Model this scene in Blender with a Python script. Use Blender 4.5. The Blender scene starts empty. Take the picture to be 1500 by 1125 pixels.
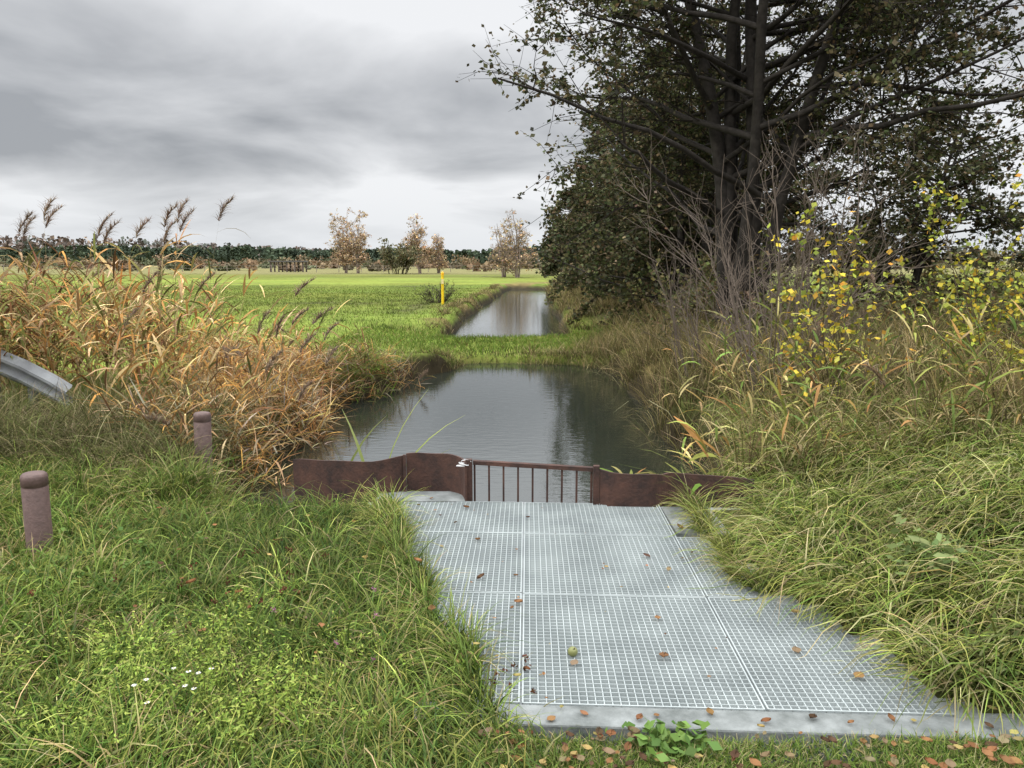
import bpy, math
import numpy as np
R = np.random.default_rng(7)
sc = bpy.context.scene
sc.view_settings.view_transform = 'Standard'
sc.view_settings.look = 'None'
sc.view_settings.exposure = 0
COL = sc.collection

# ------------------------------------------------------------ helpers
def sm(a, b, x):
    t = np.clip((np.asarray(x, float) - a) / (b - a), 0, 1)
    return t * t * (3 - 2 * t)
def U(a, b, n=None): return R.uniform(a, b, n)
_pd = R.uniform(0, 2 * math.pi, (14, 2)); _pf = R.uniform(.5, 2.2, 14)
def pn(x, y, s=1.0, k=0):
    r = 0
    for i in range(7):
        a, p = _pd[(i + k) % 14]; f = _pf[(i + 3 * k) % 14] * s
        r = r + np.sin((x * math.cos(a) + y * math.sin(a)) * f + p + k * 1.7 + 1.3*np.sin((x*math.sin(a)-y*math.cos(a))*f*.7))
    return r / 7 * 1.6
class Acc:
    def __init__(s): s.v = []; s.f = []; s.c = []; s.n = 0
    def add(s, V, F, C):
        V = np.asarray(V, np.float32).reshape(-1, 3); C = np.asarray(C, np.float32)
        if C.ndim == 1: C = np.tile(C, (len(V), 1))
        s.v.append(V); s.f.append(np.asarray(F, np.int32).reshape(-1, 4) + s.n); s.c.append(C.reshape(-1, 3)); s.n += len(V)
    def build(s, name, mat, parent=None, smooth=False):
        V = np.concatenate(s.v); F = np.concatenate(s.f); C = np.concatenate(s.c)
        me = bpy.data.meshes.new(name)
        me.vertices.add(len(V)); me.vertices.foreach_set('co', V.ravel())
        me.loops.add(len(F) * 4); me.loops.foreach_set('vertex_index', F.ravel())
        me.polygons.add(len(F)); me.polygons.foreach_set('loop_start', np.arange(0, len(F) * 4, 4, dtype=np.int32))
        try: me.polygons.foreach_set('loop_total', np.full(len(F), 4, np.int32))
        except Exception: pass
        me.polygons.foreach_set('use_smooth', np.full(len(F), smooth))
        at = me.color_attributes.new('Col', 'FLOAT_COLOR', 'POINT')
        at.data.foreach_set('color', np.concatenate([C, np.ones((len(C), 1), np.float32)], 1).ravel())
        me.materials.append(mat); me.update(calc_edges=True)
        ob = bpy.data.objects.new(name, me); COL.objects.link(ob)
        if parent: ob.parent = parent
        return ob
def empty(name):
    e = bpy.data.objects.new(name, None); COL.objects.link(e); e.empty_display_size = .2; return e

def norm(a): return a / (np.linalg.norm(a, axis=-1, keepdims=True) + 1e-9)
def path(P, L, phi, th0, kap, S):
    N = len(P); pts = np.zeros((N, S + 1, 3)); pts[:, 0] = P
    for i in range(S):
        th = th0 + kap * ((i + .5) / S)
        st = L / S
        pts[:, i + 1, 0] = pts[:, i, 0] + np.sin(th) * np.cos(phi) * st
        pts[:, i + 1, 1] = pts[:, i, 1] + np.sin(th) * np.sin(phi) * st
        pts[:, i + 1, 2] = pts[:, i, 2] + np.cos(th) * st
    return pts
def blades(acc, P, L, W, phi, th0, kap, c0, c1=None, S=3, prof=.8, belly=False, floor=None):
    N = len(P); one = np.ones(N)
    L = L * one; W = W * one; phi = phi * one; th0 = th0 * one; kap = kap * one
    pts = path(P, L, phi, th0, kap, S)
    if floor is not None: pts[:, :, 2] = np.maximum(pts[:, :, 2], floor[:, None] + .01 + .02 * R.random((N, 1)))
    psi = phi + math.pi / 2 + R.normal(0, .7, N)
    wv = np.stack([np.cos(psi), np.sin(psi), R.normal(0, .25, N)], 1)
    t = np.linspace(0, 1, S + 1)
    pr = (np.sin(math.pi * (t * .85 + .12)) if belly else (1 - t) ** prof)
    pr = np.maximum(pr, .06)
    off = wv[:, None, :] * (W[:, None] * pr[None, :])[:, :, None] * .5
    V = np.stack([pts - off, pts + off], 2)
    b = (np.arange(N) * (S + 1) * 2)[:, None] + (np.arange(S) * 2)[None, :]
    F = np.stack([b, b + 1, b + 3, b + 2], -1)
    if c1 is None: c1 = c0
    c0 = c0 * np.ones((N, 1)); c1 = c1 * np.ones((N, 1))
    C = c0[:, None, :] * (1 - t)[None, :, None] + c1[:, None, :] * t[None, :, None]
    C = np.repeat(C[:, :, None, :], 2, 2)
    acc.add(V, F, C); return pts
def leaves(acc, P, size, col, asp=.7, flat=0.0, D=None):
    N = len(P); s = size * np.ones(N)
    a = norm(R.normal(0, 1, (N, 3)) * np.array([1, 1, 1 - flat])) if D is None else norm(D)
    b = norm(np.cross(a, R.normal(0, 1, (N, 3)) + np.array([0, 0, 3 * flat])))
    if flat: b = norm(b * np.array([1, 1, 1 - flat * .5]))
    A = a * s[:, None] * .5; B = b * s[:, None] * .5 * asp
    V = np.stack([P - A, P + B * 1.0 - A * .1, P + A, P - B - A * .1], 1)
    F = np.arange(N * 4).reshape(N, 4)
    C = np.repeat((col * np.ones((N, 1)))[:, None, :], 4, 1)
    acc.add(V, F, C)
def segs(acc, pts, r, k, col):
    N, n, _ = pts.shape
    T = norm(np.gradient(pts, axis=1)); ref = np.array([.31, .17, .05])
    A = norm(np.cross(T, ref + np.zeros_like(T))); B = np.cross(T, A)
    an = np.arange(k) * 2 * math.pi / k
    V = pts[:, :, None, :] + r[:, :, None, None] * (A[:, :, None, :] * np.cos(an)[None, None, :, None] + B[:, :, None, :] * np.sin(an)[None, None, :, None])
    i = (np.arange(N) * n * k)[:, None, None] + (np.arange(n - 1) * k)[None, :, None] + np.arange(k)[None, None, :]
    j = (np.arange(N) * n * k)[:, None, None] + (np.arange(n - 1) * k)[None, :, None] + ((np.arange(k) + 1) % k)[None, None, :]
    F = np.stack([i, j, j + k, i + k], -1)
    acc.add(V, F, col)
def grow(P, D, L, n, wob, up):
    N = len(P); pts = np.zeros((N, n + 1, 3)); pts[:, 0] = P; D = norm(D)
    for i in range(n):
        D = norm(D + R.normal(0, wob, (N, 3)) + np.array([0, 0, up]))
        pts[:, i + 1] = pts[:, i] + D * (L / n)[:, None]
    return pts
def spawn(pts, L, cnt, t0, t1, ang, flat=0.0):
    N, n, _ = pts.shape
    idx = R.choice(N, cnt, p=L / L.sum()); t = U(t0, t1, cnt) * (n - 1); i = np.minimum(t.astype(int), n - 2); f = (t - i)[:, None]
    a = pts[idx, i]; b = pts[idx, i + 1]; P = a * (1 - f) + b * f; T = norm(b - a)
    Q = R.normal(0, 1, (cnt, 3)); Q[:, 2] *= (1 - flat); Q = norm(Q - (Q * T).sum(1, keepdims=True) * T)
    an = (ang + R.normal(0, .15, cnt))[:, None]
    return idx, t / (n - 1), P, norm(T * np.cos(an) + Q * np.sin(an))
def box(acc, x0, x1, y0, y1, z0, z1, col, M=None):
    V = np.array([[x, y, z] for z in (z0, z1) for y in (y0, y1) for x in (x0, x1)], float)
    if M: V = M(V)
    acc.add(V, [[0, 2, 3, 1], [4, 5, 7, 6], [0, 1, 5, 4], [2, 6, 7, 3], [0, 4, 6, 2], [1, 3, 7, 5]], col)
def pick(cols, w, n, j=.15):
    c = np.array(cols)[R.choice(len(cols), n, p=np.array(w) / sum(w))]
    return np.clip(c * np.exp(R.normal(0, j, (n, 1))) * np.exp(R.normal(0, j * .3, (n, 3))), .003, .9)

# ------------------------------------------------------------ materials
def nt(name):
    m = bpy.data.materials.new(name); m.use_nodes = True; t = m.node_tree
    return m, t, t.nodes, t.links, t.nodes['Principled BSDF']
def foliage_mat(name, trans=0.0, gloss=0.0):
    m, t, n, l, p = nt(name); n.remove(p)
    a = n.new('ShaderNodeAttribute'); a.attribute_name = 'Col'; src = a.outputs['Color']
    d = n.new('ShaderNodeBsdfDiffuse'); l.new(src, d.inputs['Color']); cur = d.outputs[0]
    if trans:
        tr = n.new('ShaderNodeBsdfTranslucent'); l.new(src, tr.inputs['Color']); mx = n.new('ShaderNodeMixShader'); mx.inputs[0].default_value = trans
        l.new(cur, mx.inputs[1]); l.new(tr.outputs[0], mx.inputs[2]); cur = mx.outputs[0]
    if gloss:
        g = n.new('ShaderNodeBsdfGlossy'); g.inputs['Roughness'].default_value = .45; mx = n.new('ShaderNodeMixShader'); mx.inputs[0].default_value = gloss
        l.new(cur, mx.inputs[1]); l.new(g.outputs[0], mx.inputs[2]); cur = mx.outputs[0]
    l.new(cur, n['Material Output'].inputs['Surface']); return m
def attr_mat(name, rough=.6, spec=.3, nscale=0, namp=.3, bump=0, bscale=30, metal=0):
    m, t, n, l, p = nt(name)
    a = n.new('ShaderNodeAttribute'); a.attribute_name = 'Col'; src = a.outputs['Color']
    if nscale:
        tc = n.new('ShaderNodeTexCoord'); no = n.new('ShaderNodeTexNoise'); no.inputs['Scale'].default_value = nscale
        no.inputs['Detail'].default_value = 6; l.new(tc.outputs['Object'], no.inputs['Vector'])
        mr = n.new('ShaderNodeMapRange'); mr.inputs[1].default_value = .3; mr.inputs[2].default_value = .7
        mr.inputs[3].default_value = 1 - namp; mr.inputs[4].default_value = 1 + namp; l.new(no.outputs['Fac'], mr.inputs[0])
        vm = n.new('ShaderNodeVectorMath'); vm.operation = 'SCALE'; l.new(src, vm.inputs[0]); l.new(mr.outputs[0], vm.inputs['Scale']); src = vm.outputs[0]
    l.new(src, p.inputs['Base Color']); p.inputs['Roughness'].default_value = rough
    p.inputs['Specular IOR Level'].default_value = spec; p.inputs['Metallic'].default_value = metal
    if bump:
        tc = n.new('ShaderNodeTexCoord'); no = n.new('ShaderNodeTexNoise'); no.inputs['Scale'].default_value = bscale; no.inputs['Detail'].default_value = 5
        l.new(tc.outputs['Object'], no.inputs['Vector']); b = n.new('ShaderNodeBump'); b.inputs['Strength'].default_value = bump; b.inputs['Distance'].default_value = .02
        l.new(no.outputs['Fac'], b.inputs['Height']); l.new(b.outputs[0], p.inputs['Normal'])
    return m
M_GRASS = foliage_mat('grass_blade', .28, .01)
M_REED = foliage_mat('dry_reed', .22)
M_LEAF = foliage_mat('tree_leaf', .25, .012)
M_TWIG = foliage_mat('twig_bark')
M_FAR = foliage_mat('distant_foliage')
M_BARK = attr_mat('bark', .85, .15, 9, .4, .6, 25)
M_GROUND = attr_mat('ground_soil', .9, .05, 2.2, .3, .8, 9)
M_PLASTIC = attr_mat('recycled_plastic', .6, .3, 40, .18, .25, 90)
M_PAINT = attr_mat('painted', .5, .4, 15, .12)
def galv(name, a, b, me):
    m, t, n, l, p = nt(name)
    tc = n.new('ShaderNodeTexCoord'); no = n.new('ShaderNodeTexNoise'); no.inputs['Scale'].default_value = 3.5; no.inputs['Detail'].default_value = 8
    l.new(tc.outputs['Object'], no.inputs['Vector']); r = n.new('ShaderNodeValToRGB')
    r.color_ramp.elements[0].position = .3; r.color_ramp.elements[0].color = (*a, 1); r.color_ramp.elements[1].position = .7; r.color_ramp.elements[1].color = (*b, 1)
    l.new(no.outputs['Fac'], r.inputs[0]); l.new(r.outputs[0], p.inputs['Base Color'])
    p.inputs['Metallic'].default_value = me; p.inputs['Roughness'].default_value = .6; return m
M_GALV = galv('galvanised_steel', (.27, .30, .30), (.38, .415, .41), .15)
M_RAIL = galv('weathered_galvanised_steel', (.08, .085, .09), (.17, .18, .185), .2)
def concrete(name, a, b, sc_=5, lo=.35, hi=.65):
    m, t, n, l, p = nt(name)
    tc = n.new('ShaderNodeTexCoord'); no = n.new('ShaderNodeTexNoise'); no.inputs['Scale'].default_value = sc_; no.inputs['Detail'].default_value = 9; no.inputs['Roughness'].default_value = .65
    l.new(tc.outputs['Object'], no.inputs['Vector']); r = n.new('ShaderNodeValToRGB')
    r.color_ramp.elements[0].position = lo; r.color_ramp.elements[0].color = (*a, 1); r.color_ramp.elements[1].position = hi; r.color_ramp.elements[1].color = (*b, 1)
    l.new(no.outputs['Fac'], r.inputs[0]); l.new(r.outputs[0], p.inputs['Base Color']); p.inputs['Roughness'].default_value = .8
    bn = n.new('ShaderNodeBump'); bn.inputs['Strength'].default_value = .4; bn.inputs['Distance'].default_value = .01; n2 = n.new('ShaderNodeTexNoise'); n2.inputs['Scale'].default_value = 60
    l.new(tc.outputs['Object'], n2.inputs['Vector']); l.new(n2.outputs['Fac'], bn.inputs['Height']); l.new(bn.outputs[0], p.inputs['Normal']); return m
M_CONC = concrete('concrete', (.08, .09, .085), (.21, .225, .22), 6)
M_UNDER = concrete('concrete_under_grating', (.20, .22, .215), (.36, .385, .38), 3.5, .3, .6)
M_RUST = concrete('rusty_steel', (.020, .010, .008), (.078, .034, .022), 7)
def water():
    m, t, n, l, p = nt('water_surface')
    tc = n.new('ShaderNodeTexCoord'); mp = n.new('ShaderNodeMapping'); mp.inputs['Scale'].default_value = (1.0, 2.4, 1)
    l.new(tc.outputs['Object'], mp.inputs['Vector']); no = n.new('ShaderNodeTexNoise'); no.inputs['Scale'].default_value = 5.5; no.inputs['Detail'].default_value = 3; no.inputs['Roughness'].default_value = .5
    l.new(mp.outputs[0], no.inputs['Vector']); b = n.new('ShaderNodeBump'); b.inputs['Strength'].default_value = .12; b.inputs['Distance'].default_value = .02
    l.new(no.outputs['Fac'], b.inputs['Height'])
    gl = n.new('ShaderNodeBsdfGlossy'); gl.inputs['Roughness'].default_value = .015; gl.inputs['Color'].default_value = (.96, .98, 1, 1); l.new(b.outputs[0], gl.inputs['Normal'])
    fr = n.new('ShaderNodeFresnel'); fr.inputs['IOR'].default_value = 3.6; l.new(b.outputs[0], fr.inputs['Normal'])
    d = n.new('ShaderNodeBsdfDiffuse'); d.inputs['Color'].default_value = (.02, .024, .018, 1); n.remove(p)
    mx = n.new('ShaderNodeMixShader'); l.new(fr.outputs[0], mx.inputs[0]); l.new(d.outputs[0], mx.inputs[1]); l.new(gl.outputs[0], mx.inputs[2]); l.new(mx.outputs[0], n['Material Output'].inputs['Surface'])
    return m
M_WATER = water()

# ------------------------------------------------------------ terrain
LB = np.array([[2.3, .10], [2.62, -.03], [2.98, -.17], [3.75, -.46], [4.45, -.65], [5.06, -.76], [5.3, -.8]])
RB = np.array([[2.3, 2.6], [2.6, 1.60], [3.04, 1.52], [3.48, 1.42], [3.56, 1.14], [4.3, 1.12], [5.1, 1.1]])
def lb(y): return np.interp(y, LB[:, 0], LB[:, 1]) + .035 * np.sin(y * 9)
def rb(y): return np.interp(y, RB[:, 0], RB[:, 1]) + .025 * np.sin(y * 11)
def cx(y): return .022 * y - .42 + .35 * sm(11, 16, y) - .58 * sm(18, 22, y) + .012 * (y - 36).clip(0) ** 1.15
def canal(x, y):
    x = np.asarray(x, float); y = np.asarray(y, float)
    d = np.abs(x - cx(y) - .1 * np.sin(y * .5) * sm(7, 9, y) * (1 - sm(15, 17, y)))
    p1 = sm(4.95, 5.1, y) * (1 - sm(15.4 - .12 * (x + .3) ** 2, 16.6 - .12 * (x + .3) ** 2, y)); p2 = sm(20.4, 21.6, y - .25 * x) * (1 - sm(60, 64, y))
    hw = 2.05 - .85 * sm(11.0, 16.2, y) + .25 * sm(18, 22, y) - .7 * (1 - sm(5.1, 6.6, y)) - .15 * sm(30, 50, y)
    hw = hw + .16 * np.sin(y * 1.9) * sm(7, 9, y) * (1 - sm(14, 18, y)) + .10 * np.sin(y * .7) * sm(20, 24, y)
    return (p1 + p2) * (1 - sm(hw - .15, hw + .6, d)), d - hw
def gz(x, y):
    x = np.asarray(x, float); y = np.asarray(y, float)
    z = .04 * pn(x, y, .6) * sm(6, 9, np.hypot(x, y)) * (1 - .7 * sm(20, 40, y)) + .015 * pn(x, y, 2.5, 2)
    z = z + .25 * sm(1.8, 3.5, x) * (1 - sm(20, 40, y)) - .07 * sm(9, 14, y)
    z = z - .26 * sm(14.6, 16.2, y) * (1 - sm(21.2, 23.5, y)) * (1 - sm(2.2, 5, np.abs(x)))
    c, _ = canal(x, y); z = z * (1 - c) - 1.05 * c
    g = (y > 2.40) & (y < 5.15) & (x > lb(y) - .02) & (x < rb(y) + .02)
    z = np.where(g, np.minimum(z, -.2), z)
    return z + 5 * sm(500, 1500, np.hypot(x, y))
def geo(a, b, n): return np.geomspace(a, b, n)
xs = np.concatenate([-geo(14, 2200, 55)[::-1], np.arange(-13.9, 13.95, .11), geo(14, 2200, 55)])
ys = np.concatenate([[-60, -20, -8, -3], np.arange(-1, 1.9, .3), np.arange(2, 24, .1), np.arange(24, 66, .4), geo(66.5, 3000, 70)])
X, Y = np.meshgrid(xs, ys); Z = gz(X, Y)
nx, ny = len(xs), len(ys)
i = np.arange(ny - 1)[:, None] * nx + np.arange(nx - 1)[None, :]
F = np.stack([i, i + 1, i + nx + 1, i + nx], -1).reshape(-1, 4)
c, d = canal(X, Y)
field = np.array([.125, .17, .030]); soil = np.array([.045, .04, .022]); gr = np.array([.06, .08, .02]); straw = np.array([.16, .11, .05]); mud = np.array([.035, .028, .016])
def mx3(A, B, t): return A * (1 - t[..., None]) + B * t[..., None]
C = np.ones(X.shape + (3,)) * gr
C = mx3(C, field * np.ones(3), sm(8, 13, Y) * (1 - sm(1.5, 4, X)) + sm(1.5, 4, X) * sm(24, 40, Y)*1.0)
def fieldvar(x, y): return (.70 + .46 * np.clip(.5 + .9 * pn(x / 3, y, .16, 5), 0, 1)) * (.82 + .3 * np.clip(.5 + .9 * pn(x / 2, y, .7, 3), 0, 1))
C = C * np.where(Y > 9, fieldvar(X, Y), 1)[..., None]
C = mx3(C, C * np.array([1.3, .98, 1.1]), np.clip(.5 + .5 * pn(X, Y, .35), 0, 1) * .6)
def spots(x, y):
    s = np.exp(-(((x + 7.5) / 1.6) ** 2 + ((y - 32.5) / .8) ** 2)) + np.exp(-(((x + 3.6) / .6) ** 2 + ((y - 30) / 4) ** 2)) * .7
    return np.clip((s + .9 * sm(.7, 1.0, pn(x / 2.5, y, .45, 8)) * sm(14, 20, y)) * (.6 + pn(x, y, 3, 2)), 0, 1)
C = mx3(C, np.array([.06, .055, .028]), spots(X, Y))
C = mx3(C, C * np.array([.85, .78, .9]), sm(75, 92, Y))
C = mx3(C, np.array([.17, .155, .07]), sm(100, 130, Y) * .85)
C = mx3(C, straw, sm(.2, .6, .4 + pn(X, Y, 1.2, 1)) * (1 - sm(.9, 1.8, d + .3 * pn(X, Y, 1.5))) * sm(6, 8, Y) * (1 - sm(66, 68, Y)) * .8 * (1 - sm(15.8, 16.6, Y) * (1 - sm(20.6, 21.4, Y))))
C = mx3(C, mud, np.maximum(sm(.06, .3, c), sm(-.08, -.2, Z) * (d < 1) * (Y > 5.3) * (Y < 15.2)))
C = mx3(C, soil, (1 - sm(6, 8, Y)) * .6)
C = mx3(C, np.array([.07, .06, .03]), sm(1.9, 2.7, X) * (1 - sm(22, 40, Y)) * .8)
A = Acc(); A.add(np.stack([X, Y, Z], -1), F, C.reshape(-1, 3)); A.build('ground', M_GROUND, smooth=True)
A = Acc()
A.add([[-5, 5.12, -.5], [6, 5.12, -.5], [6, 66, -.5], [-5, 66, -.5]], [[0, 1, 2, 3]], [.02, .02, .02]); A.build('water', M_WATER)

# ------------------------------------------------------------ concrete slab, kerb, grating
def MG(V):
    V = V.copy(); x = V[:, 0].copy(); y = V[:, 1].copy(); V[:, 0] = x + .02 * (y - 4); V[:, 1] = y - .05 * (x - .4) ; return V
A = Acc(); box(A, -1.0, 1.9, 2.55, 5.03, -.3, -.016, [.3] * 3, MG); A.build('concrete_slab', M_UNDER)
A = Acc()
box(A, -.93, -.32, 5.06, 5.29, -.3, .004, [.3] * 3)
box(A, .985, 1.3, 4.42, 4.93, -.3, .006, [.3] * 3)
A.build('concrete_footing', M_CONC)
kerb = Acc(); box(kerb, -.35, 2.9, 2.475, 2.60, -.2, .006, [.3] * 3, MG); kb = kerb.build('concrete_kerb', M_CONC)
bv = kb.modifiers.new('bevel', 'BEVEL'); bv.width = .008; bv.segments = 2
A = Acc(); g0 = [.5] * 3
def runs(mask):
    m = np.concatenate([[0], mask.astype(int), [0]]); dd = np.diff(m); return list(zip(np.where(dd == 1)[0], np.where(dd == -1)[0] - 1))
YR = [2.61, 3.57, 4.42, 5.03]; XC = [-.84, .06, .95, 1.85]
def ing(x, y): return (x > lb(y) - .03) & (x < rb(y) + .03) & ~((x > .96) & (y > 4.40))
for ri in range(3):
    for ci in range(3):
        x0, x1 = XC[ci] + .004, XC[ci + 1] - .004; y0, y1 = YR[ri] + .004, YR[ri + 1] - .004
        dz = R.normal(0, .0012)
        def barx(y, w, zt, zb):
            q = np.arange(x0, x1 + .001, .01)
            for a, b in runs(ing(q, np.full_like(q, y))):
                if b > a: box(A, q[a], q[b], y - w / 2, y + w / 2, zb + dz, zt + dz, g0, MG)
        def bary(x, w, zt, zb):
            q = np.arange(y0, y1 + .001, .01)
            for a, b in runs(ing(np.full_like(q, x), q)):
                if b > a: box(A, x - w / 2, x + w / 2, q[a], q[b], zb + dz, zt + dz, g0, MG)
        n = int(round((x1 - x0) / .030))
        for x in np.linspace(x0, x1, n + 1)[1:-1]: bary(x, .0040, -.0005, -.020)
        n = int(round((y1 - y0) / .030))
        for y in np.linspace(y0, y1, n + 1)[1:-1]: barx(y, .0030, .001, -.0205)
        for x in (x0 + .003, x1 - .003): bary(x, .006, .003, -.030)
        for y in (y0 + .003, y1 - .003): barx(y, .006, .0025, -.0305)
A.build('metal_grating', M_GALV)

# ------------------------------------------------------------ sheet pile wall + gate
def wall(acc, pts, z0, z1, th=.012, drop=0):
    p = []
    pts = np.array(pts, float)
    for k in range(len(pts) - 1):
        for t in np.linspace(0, 1, 5)[:-1]: p.append(pts[k] * (1 - t) + pts[k + 1] * t)
    p.append(pts[-1]); p = np.array(p)
    for _ in range(2): p[1:-1] = (p[:-2] + 2 * p[1:-1] + p[2:]) / 4
    T = norm(np.gradient(p, axis=0)); Nn = np.stack([-T[:, 1], T[:, 0]], 1) * th / 2
    zt = z1 + .003 * np.sin(np.arange(len(p)) * .9) + drop * np.linspace(0, 1, len(p))
    V = []
    for q, nn, h in zip(p, Nn, zt):
        V += [[*(q + nn), z0], [*(q - nn), z0], [*(q - nn), h], [*(q + nn), h]]
    Fq = []
    for k in range(len(p) - 1):
        for e in range(4): Fq.append([k * 4 + e, k * 4 + (e + 1) % 4, k * 4 + 4 + (e + 1) % 4, k * 4 + 4 + e])
    e = (len(p) - 1) * 4; Fq += [[0, 1, 2, 3], [e, e + 1, e + 2, e + 3]]
    acc.add(V, Fq, [.1, .05, .03])
SP = empty('sheet_pile_wall')
A = Acc(); wall(A, [(-1.62, 5.58), (-1.5, 5.50), (-1.25, 5.34), (-.97, 5.22), (-.76, 5.30)], -1.0, .16, drop=.10); A.build('sheet_left_outer', M_RUST, SP)
A = Acc(); wall(A, [(-.745, 5.305), (-.62, 5.335), (-.45, 5.31), (-.34, 5.22), (-.31, 5.06)], -1.0, .275, .014, drop=-.01); A.build('sheet_left_inner', M_RUST, SP)
A = Acc(); wall(A, [(.59, 5.02), (.66, 4.97), (.92, 4.95), (1.0, 5.0), (1.06, 5.06), (1.3, 5.05), (1.6, 4.95)], -1.0, .235, .014, drop=-.05); A.build('sheet_right', M_RUST, SP)
A = Acc()
for (x, y, w, zt) in [(-.292, 5.10, .045, .285), (.565, 5.03, .04, .26), (-.755, 5.285, .02, .27)]:
    box(A, x - w / 2, x + w / 2, y - w / 2, y + w / 2, -1.0, zt, [.1] * 3)
ob = A.build('posts', M_RUST, SP)
GT = empty('steel_gate')
ga, gb = np.array([-.265, 5.125]), np.array([.545, 5.055])
def mg():
    def f(V):
        V = V.copy(); t = V[:, 0].copy(); o = V[:, 1].copy(); P = ga[None] * (1 - t)[:, None] + gb[None] * t[:, None]
        V[:, 0] = P[:, 0]; V[:, 1] = P[:, 1] + o; V[:, 2] = V[:, 2] - .03 * t; return V
    return f
A = Acc(); box(A, 0, 1, -.02, .02, .245, .272, [.1] * 3, mg()); A.build('top_rail', M_RUST, GT)
A = Acc(); box(A, 0, 1, -.012, .012, -.42, -.39, [.1] * 3, mg()); A.build('bottom_rail', M_RUST, GT)
A = Acc()
for t in np.linspace(.012, .988, 9): box(A, t - .008, t + .008, -.008, .008, -.9, .244, [.1] * 3, mg())
A.build('vertical_bars', M_RUST, GT)
A = Acc(); n = 40; tt = np.linspace(0, 1, n)
p = np.stack([-.305 + .030 * np.cos(tt * 19) - .05 * tt, 5.07 + .02 * np.sin(tt * 19), .275 + .012 * np.sin(tt * 15) - .03 * tt], 1)
V = []
for k in range(n): V += [p[k] + [0, 0, .003], p[k] - [0, .003, .003]]
A.add(V, [[2 * k, 2 * k + 1, 2 * k + 3, 2 * k + 2] for k in range(n - 1)], [.5, .5, .5]); A.build('plastic_tape', M_PAINT)

# ------------------------------------------------------------ bollards, marker, guardrail
def lathe(acc, prof, col, k=32, o=(0, 0, 0)):
    V = [[o[0] + r * math.cos(a), o[1] + r * math.sin(a), o[2] + z] for r, z in prof for a in np.arange(k) * 2 * math.pi / k]
    Fq = [[j * k + i, j * k + (i + 1) % k, (j + 1) * k + (i + 1) % k, (j + 1) * k + i] for j in range(len(prof) - 1) for i in range(k)]
    acc.add(V, Fq, col)
bp = [(.066, -.3), (.066, .385), (.063, .388), (.063, .393), (.067, .396), (.067, .44), (.064, .452), (.055, .461), (.035, .466), (.0005, .467)]
for nme, loc, tilt in [('bollard', (-2.63, 4.12, 0), (.01, .015)), ('bollard.001', (-2.48, 6.05, -.04), (-.02, .02))]:
    A = Acc(); lathe(A, bp, [.105, .068, .060]); o = A.build(nme, M_PLASTIC, smooth=True); o.location = loc; o.rotation_euler = (tilt[0], tilt[1], 0)
A = Acc(); lathe(A, [(.055, -.3), (.055, 1.12), (.06, 1.12), (.06, 1.15)], [.75, .52, .01], 16)
lathe(A, [(.06, 1.15), (.062, 1.15), (.062, 1.24), (.03, 1.29), (.001, 1.30)], [.75, .40, .01], 16)
box(A, -.05, .05, -.072, -.058, .80, 1.0, [.7, .6, .3])
o = A.build('marker_post', M_PAINT); o.location = (-2.85, 32, -.05)
A = Acc(); gp = np.array([[-14, 12.2, .68], [-9, 10.1, .66], [-6.5, 8.98, .60], [-5.9, 8.68, .54], [-5.3, 8.38, .40], [-4.85, 8.14, .27], [-4.6, 8.0, .18]])
pr = [(-.155, 0), (-.13, .015), (-.09, .075), (-.06, .08), (-.02, .01), (.02, .01), (.06, .08), (.09, .075), (.13, .015), (.155, 0)]
T = norm(np.gradient(gp[:, :2], axis=0)); V = []
for q, t in zip(gp, T):
    nn = np.array([-t[1], t[0]]); nn = -nn if nn[1] > 0 else nn
    for z, dd in pr: V.append([q[0] + nn[0] * dd, q[1] + nn[1] * dd, q[2] + z])
k = len(pr); A.add(V, [[j * k + i, j * k + i + 1, (j + 1) * k + i + 1, (j + 1) * k + i] for j in range(len(gp) - 1) for i in range(k - 1)], [.4] * 3)
for q in gp[1:5]: box(A, q[0] - .03, q[0] + .03, q[1] + .02, q[1] + .10, -.3, q[2] + .1, [.4] * 3)
A.build('guardrail', M_RAIL)

# ------------------------------------------------------------ vegetation: grass
def view_mask(x, y, m=.5): return np.abs(x) < .72 * y + m
def scatter(n, x0, x1, y0, y1, ok=None):
    x = U(x0, x1, n); y = U(y0, y1, n); k = view_mask(x, y)
    if ok is not None: k &= ok(x, y)
    x, y = x[k], y[k]
    return x, y
def P3(x, y, dz=0): return np.stack([x, y, gz(x, y) + dz], 1)
GRN = [.115, .175, .032]; LGRN = [.21, .265, .055]; DGRN = [.045, .09, .018]; STR = [.40, .32, .16]; YG = [.31, .31, .08]; BRN = [.13, .08, .035]
A = Acc()
def okL(x, y): return (x < lb(y) + .0 + .03) | (y > 5.4) | ((y < 2.45) & (x < .1))
x, y = scatter(140000, -6, .2, 1.9, 6.6, lambda x, y: okL(x, y) & (canal(x, y)[0] < .05) & ((y < 5.3) | (x < -1.0 - (y - 5.3) * .9)))
k = R.random(len(x)) < np.clip(3.6 / y, 0, 1) ** 1.2; x, y = x[k], y[k]; n = len(x)
pt = .5 + .5 * pn(x, y, 2.2, 1); p2 = .5 + .5 * pn(x, y, 1.1, 4); p3_ = np.clip(.5 + .9 * pn(x, y, 3.3, 6), 0, 1)
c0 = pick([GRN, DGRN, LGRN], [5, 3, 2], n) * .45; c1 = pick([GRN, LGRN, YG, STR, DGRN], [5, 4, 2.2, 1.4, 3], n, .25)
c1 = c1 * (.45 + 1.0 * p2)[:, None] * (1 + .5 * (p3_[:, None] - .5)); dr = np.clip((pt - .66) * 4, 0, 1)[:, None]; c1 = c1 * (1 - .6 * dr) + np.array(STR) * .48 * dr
L = U(.05, .17, n) * (.5 + 1.0 * pt)
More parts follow.
